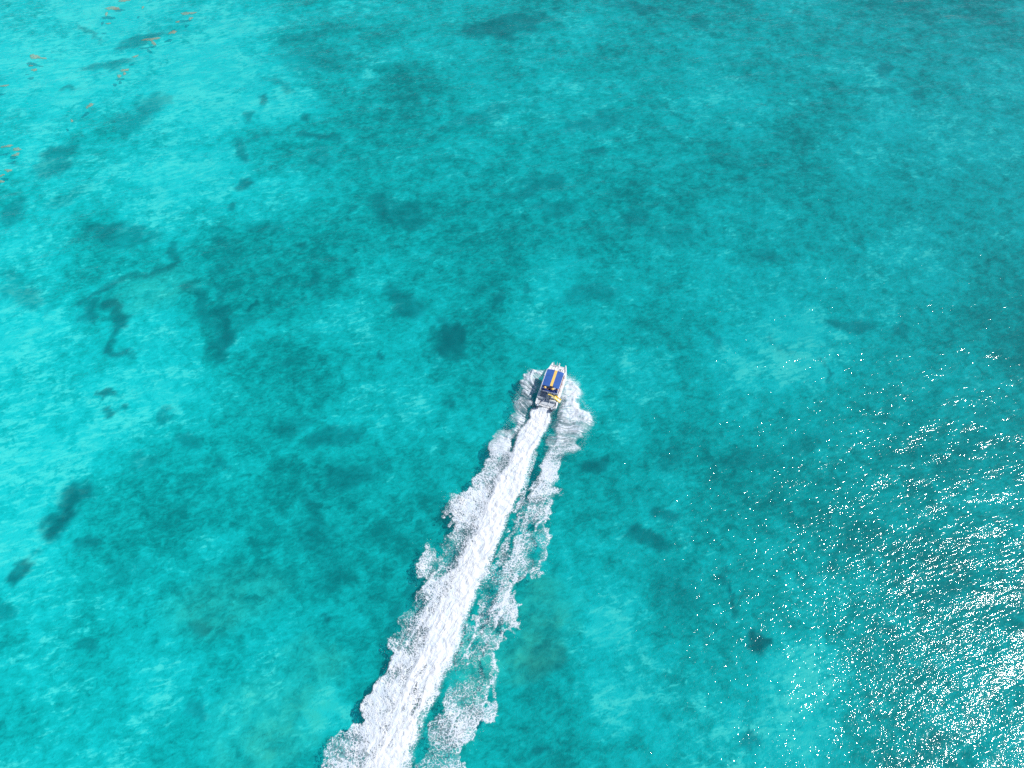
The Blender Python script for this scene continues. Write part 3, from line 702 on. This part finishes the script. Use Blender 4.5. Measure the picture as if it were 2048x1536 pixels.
def seated(loc_local, label, turn, reach, lean):
    root = thing('person', label, 'person', BM @ Vector(loc_local), (0, 0, RZ+turn), 1.0, 'people at the upper helm')
    J = [((0, 0, .10), .15), ((0, .0+lean*.5, .32), .135), ((0, lean, .50), .15), ((0, lean+.01, .60), .06), ((0, lean+.02, .68), .085), ((0, lean+.03, .80), .088)]
    Bn = [(0, 1), (1, 2), (2, 3), (3, 4), (4, 5)]
    def chain(base, pts):
        prev = base
        for p, r_ in pts:
            J.append((p, r_)); Bn.append((prev, len(J)-1)); prev = len(J)-1
        return prev
    hands = []
    for sg in (-1, 1):
        hx, hy, hz = reach[0 if sg < 0 else 1]
        wr = chain(2, [((sg*.19, lean, .53), .06), ((sg*.25+hx*.4, lean+.06+hy*.3, .34), .045), ((sg*.24+hx*.9, lean+.12+hy*.75, hz), .03)])
        pm = chain(wr, [((sg*.24+hx, lean+.18+hy*.85, hz), .035)])
        for k in range(4):
            o_ = (k-1.5)*.022
            chain(pm, [((sg*.24+hx+o_, lean+.22+hy*.88, hz+.005), .010), ((sg*.24+hx+o_, lean+.245+hy*.9-.004*abs(k-1), hz-.03), .009)])
        chain(pm, [((sg*.24+hx-sg*.04, lean+.20+hy*.85, hz-.01), .011)])
        chain(0, [((sg*.10, .06, .07), .095), ((sg*.15, .42, .10), .065), ((sg*.15, .46, -.18), .050), ((sg*.15, .44, -.28), .036), ((sg*.16, .56, -.31), .035)])
    skinmesh('body', J, Bn, M_SKIN, root, 1)
    T = [((0, -.005, .06), .17), ((0, lean*.5, .30), .158), ((0, lean, .50), .168)]
    TB = [(0, 1), (1, 2)]
    for sg in (-1, 1):
        hx, hy, hz = reach[0 if sg < 0 else 1]
        n0 = len(T); T += [((sg*.19, lean, .54), .075), ((sg*.235+hx*.25, lean+.04+hy*.2, .41), .062)]; TB += [(2, n0), (n0, n0+1)]
    skinmesh('shirt', T, TB, M_SHIRT, root, 1)
    T = [((0, 0, .07), .17)]; TB = []
    for sg in (-1, 1):
        n0 = len(T); T += [((sg*.10, .08, .07), .11), ((sg*.14, .32, .10), .088)]; TB += [(0, n0), (n0, n0+1)]
    skinmesh('shorts', T, TB, M_SHORT, root, 1)
    MB().lathe([(.085, .70), (.105, .78), (.09, .86), (.0, .88)], (0, lean+.015, 0), 12).done('hair', M_HAIR, root, smooth=True)
    MB().lathe([(.0, .815), (.22, .80), (.235, .81), (.22, .825), (.125, .835), (.115, .90), (.07, .935), (.0, .94)], (0, lean+.03, .0), 18).done('straw_hat', M_STRAW, root, smooth=True)
    for sg in (-1, 1):
        f = MB(); bmesh.ops.create_uvsphere(f.bm, u_segments=8, v_segments=6, radius=.012, matrix=Matrix.Translation((sg*.03, lean+.112, .755)))
        f.done('eye', M_RUB, root, smooth=True)
    MB().loft([[(-.012, lean+.10, .76), (.012, lean+.10, .76), (0, lean+.118, .76)], [(-.018, lean+.10, .715), (.018, lean+.10, .715), (0, lean+.145, .72)]]).done('nose', M_SKIN, root)
    return root
seated((-.78, -2.62, 2.74), 'person in blue shirt and straw hat seated at port end of the helm bench', 0, ((-.05, .05, .30), (.45, .02, .42)), .02)
seated((.62, -2.60, 2.74), 'person in blue shirt and straw hat seated behind the helm console near the slide', R(10), ((-.12, .28, .34), (-.05, .20, .34)), .03)

# ------------------------------------------------------------------ spray thrown up beside the boat
Rn = np.random.RandomState(11)
pts = []
fans = [((1079, 742), (1030, 800)), ((1049, 760), (1028, 812)), ((1030, 830), (980, 905)), ((1136, 752), (1165, 790)), ((1160, 800), (1188, 835)), ((1188, 840), (1160, 900)), ((1128, 760), (1118, 830))]
def add_pts(n, A, B, spread, h0, h1):
    a = unproj(*A); c = unproj(*B)
    for _ in range(n):
        t = Rn.rand(); p = a*(1-t)+c*t
        pts.append((p[0]+Rn.randn()*spread, p[1]+Rn.randn()*spread, h0+(h1-h0)*abs(Rn.randn())*.5, .012+.022*Rn.rand()**2))
for A, B in fans: add_pts(450, A, B, .32, .05, .8)
lo_, hi_ = np.array(LEFT), np.array(RIGHT)
for poly in (LEFT, RIGHT):
    for i in range(len(poly)-1):
        if poly[i][1] < 1480: add_pts(int(10), poly[i], poly[i+1], .5, .02, .25)
for A, B in (((1070, 815), (1035, 880)), ((1105, 825), (1085, 880)), ((1088, 812), (1060, 880))): add_pts(500, A, B, .35, .2, .8)
V = np.zeros((len(pts), 6, 3), np.float32); A_ = np.array(pts)
wz = wave(A_[:, 0], A_[:, 1])
off = np.array([(1, 0, 0), (0, 1, 0), (-1, 0, 0), (0, -1, 0), (0, 0, 1), (0, 0, -1)], np.float32)
V = np.stack([A_[:, 0], A_[:, 1], A_[:, 2]+wz], -1)[:, None, :] + off[None]*A_[:, 3][:, None, None]
F = np.array([(0, 1, 4), (1, 2, 4), (2, 3, 4), (3, 0, 4), (1, 0, 5), (2, 1, 5), (3, 2, 5), (0, 3, 5)])
F = (np.arange(len(pts))*6)[:, None, None] + F[None]
me = bpy.data.meshes.new('spray_droplets'); me.from_pydata(V.reshape(-1, 3).tolist(), [], F.reshape(-1, 3).tolist())
M_DROP = surf('white_spray', (.82, .84, .86), .5, .02)
link('spray_droplets', me, M_DROP, kind='stuff', label='fine white spray flung up beside the speedboat and its wake', category='spray')

# ------------------------------------------------------------------ floating seaweed mats, upper left
m = NT('orange_brown_seaweed'); P = m.coords(); n = m.noise(P, 4.0, 4, .7)
M_WEED = m.finish(m.n('ShaderNodeBsdfPrincipled', {'Base Color': m.mix(m.mapr(n, .3, .7, 0, 1), (.38, .22, .10, 1), (.56, .38, .20, 1)), 'Roughness': .8,
    'Alpha': m.mapr(m.noise(P, 2.0, 4, .7), .32, .50, .03, .38), 'Normal': m.n('ShaderNodeBump', {'Height': n, 'Strength': .6, 'Distance': .05}).outputs[0]}).outputs[0])
WEED = [ # px, py, rx, ry (2048 px), tilt, label
 (247,1,10,3,5,'orange seaweed mat cut by the top edge of the sea view'),
 (225,16,12,3,8,'long thin orange seaweed mat just below the one at the top edge'),
 (213,27,2.5,3,0,'tiny orange seaweed scrap below the long thin mat near the top edge'),
 (216,47,4,2,10,'faint pale orange seaweed scrap well below the top edge mats'),
 (376,26,12,2.6,4,'rightmost flat orange seaweed mat near the top edge'),
 (381,37,4,2,20,'small orange seaweed scrap under the rightmost top mat'),
 (286,14,2,2.5,0,'tiny orange speck of seaweed alone between the two top mats'),
 (355,44,3,1.6,0,'tiny orange seaweed dot left of the scrap under the rightmost top mat'),
 (302,78,14,3,8,'bright orange seaweed mat shaped like a bar above a short tail'),
 (306,85,3.2,5,20,'short orange seaweed tail hanging under the bright bar shaped mat'),
 (345,64,6,4,20,'loose pale orange seaweed clump in a dark patch right of the bar shaped mat'),
 (69,114,10,3.4,3,'orange seaweed mat with a thin trailing end, alone on pale sand at upper left'),
 (84,116,8,1.3,0,'thin trailing orange seaweed strand right of the lone mat at upper left'),
 (270,112,6,2,20,'thin slanting orange seaweed streak below the bar shaped mat'),
 (6,172,8,2.2,4,'orange seaweed sliver touching the left edge of the view'),
 (180,211,7,3,35,'slanting orange seaweed mat isolated in the middle of the pale sand'),
 (248,140,7,2.5,15,'broken pale orange seaweed clump at the top of a scattered line'),
 (249,147,2.5,2.5,0,'small round orange seaweed dot in the middle of the scattered line'),
 (238,152,4,2.2,45,'small slanting orange seaweed scrap at the bottom of the scattered line'),
 (144,242,2.5,2,30,'tiny orange seaweed dot left of the isolated slanting mat'),
 (68,140,4,2.4,60,'small faint orange seaweed scrap below the lone mat at upper left'),
 (61,132,3,1.6,0,'smaller faint orange seaweed scrap just under the lone mat at upper left'),
 (14,292,9,3,12,'upper left orange seaweed mat of the cluster of three by the left edge'),
 (33,299,8,4.2,5,'largest orange seaweed mat of the cluster of three by the left edge'),
 (31,310,6,3,5,'lowest orange seaweed mat of the cluster of three by the left edge'),
 (17,341,7,2.4,3,'flat orange seaweed mat below the cluster of three by the left edge'),
 (3,352,4,2.4,20,'small orange seaweed mat on the left edge above a dark patch'),
 (2,363,3,3.5,60,'ragged orange seaweed mat on the left edge, lowest of all')]
for i, (px_, py_, rx, ry, tl, lab) in enumerate(WEED):
    c = unproj(px_, py_); ex = 1.1*np.linalg.norm(unproj(px_+rx, py_)-c); ey = 1.25*np.linalg.norm(unproj(px_, py_-ry)-c)
    b = MB(); Rr = np.random.RandomState(100+i); ph = Rr.rand(6)*6.28
    ca, sa = math.cos(R(tl*1.4)), math.sin(R(tl*1.4))
    n_ = 36; rings = []
    wz = float(wave(np.array([c[0]]), np.array([c[1]]))[0])
    for f, z in ((1.0, -.10), (1.0, .0), (.8, .05), (.45, .09), (.12, .10)):
        rg = []
        for k in range(n_):
            a = 2*math.pi*k/n_
            rr = 1+.20*math.sin(2*a+ph[0])+.17*math.sin(3*a+ph[1])+.12*math.sin(5*a+ph[2])+.09*math.sin(8*a+ph[3])+.07*math.sin(13*a+ph[4])
            u, v = ex*rr*f*math.cos(a), ey*rr*f*math.sin(a)*(.75+.35*math.sin(a*.5+ph[5]))
            X_, Y_ = u*ca-v*sa, u*sa+v*ca
            zz = float(wave(np.array([c[0]+X_]), np.array([c[1]+Y_]))[0]) + .02
            rg.append((X_, Y_, zz+z+(.03*Rr.rand() if f < 1 else 0)))
        rings.append(rg)
    b.loft(rings)
    o = b.done('floating_seaweed', M_WEED, None, smooth=True, label=lab, category='seaweed', group='orange seaweed mats floating at the upper left')
    o.location = (c[0], c[1], 0)
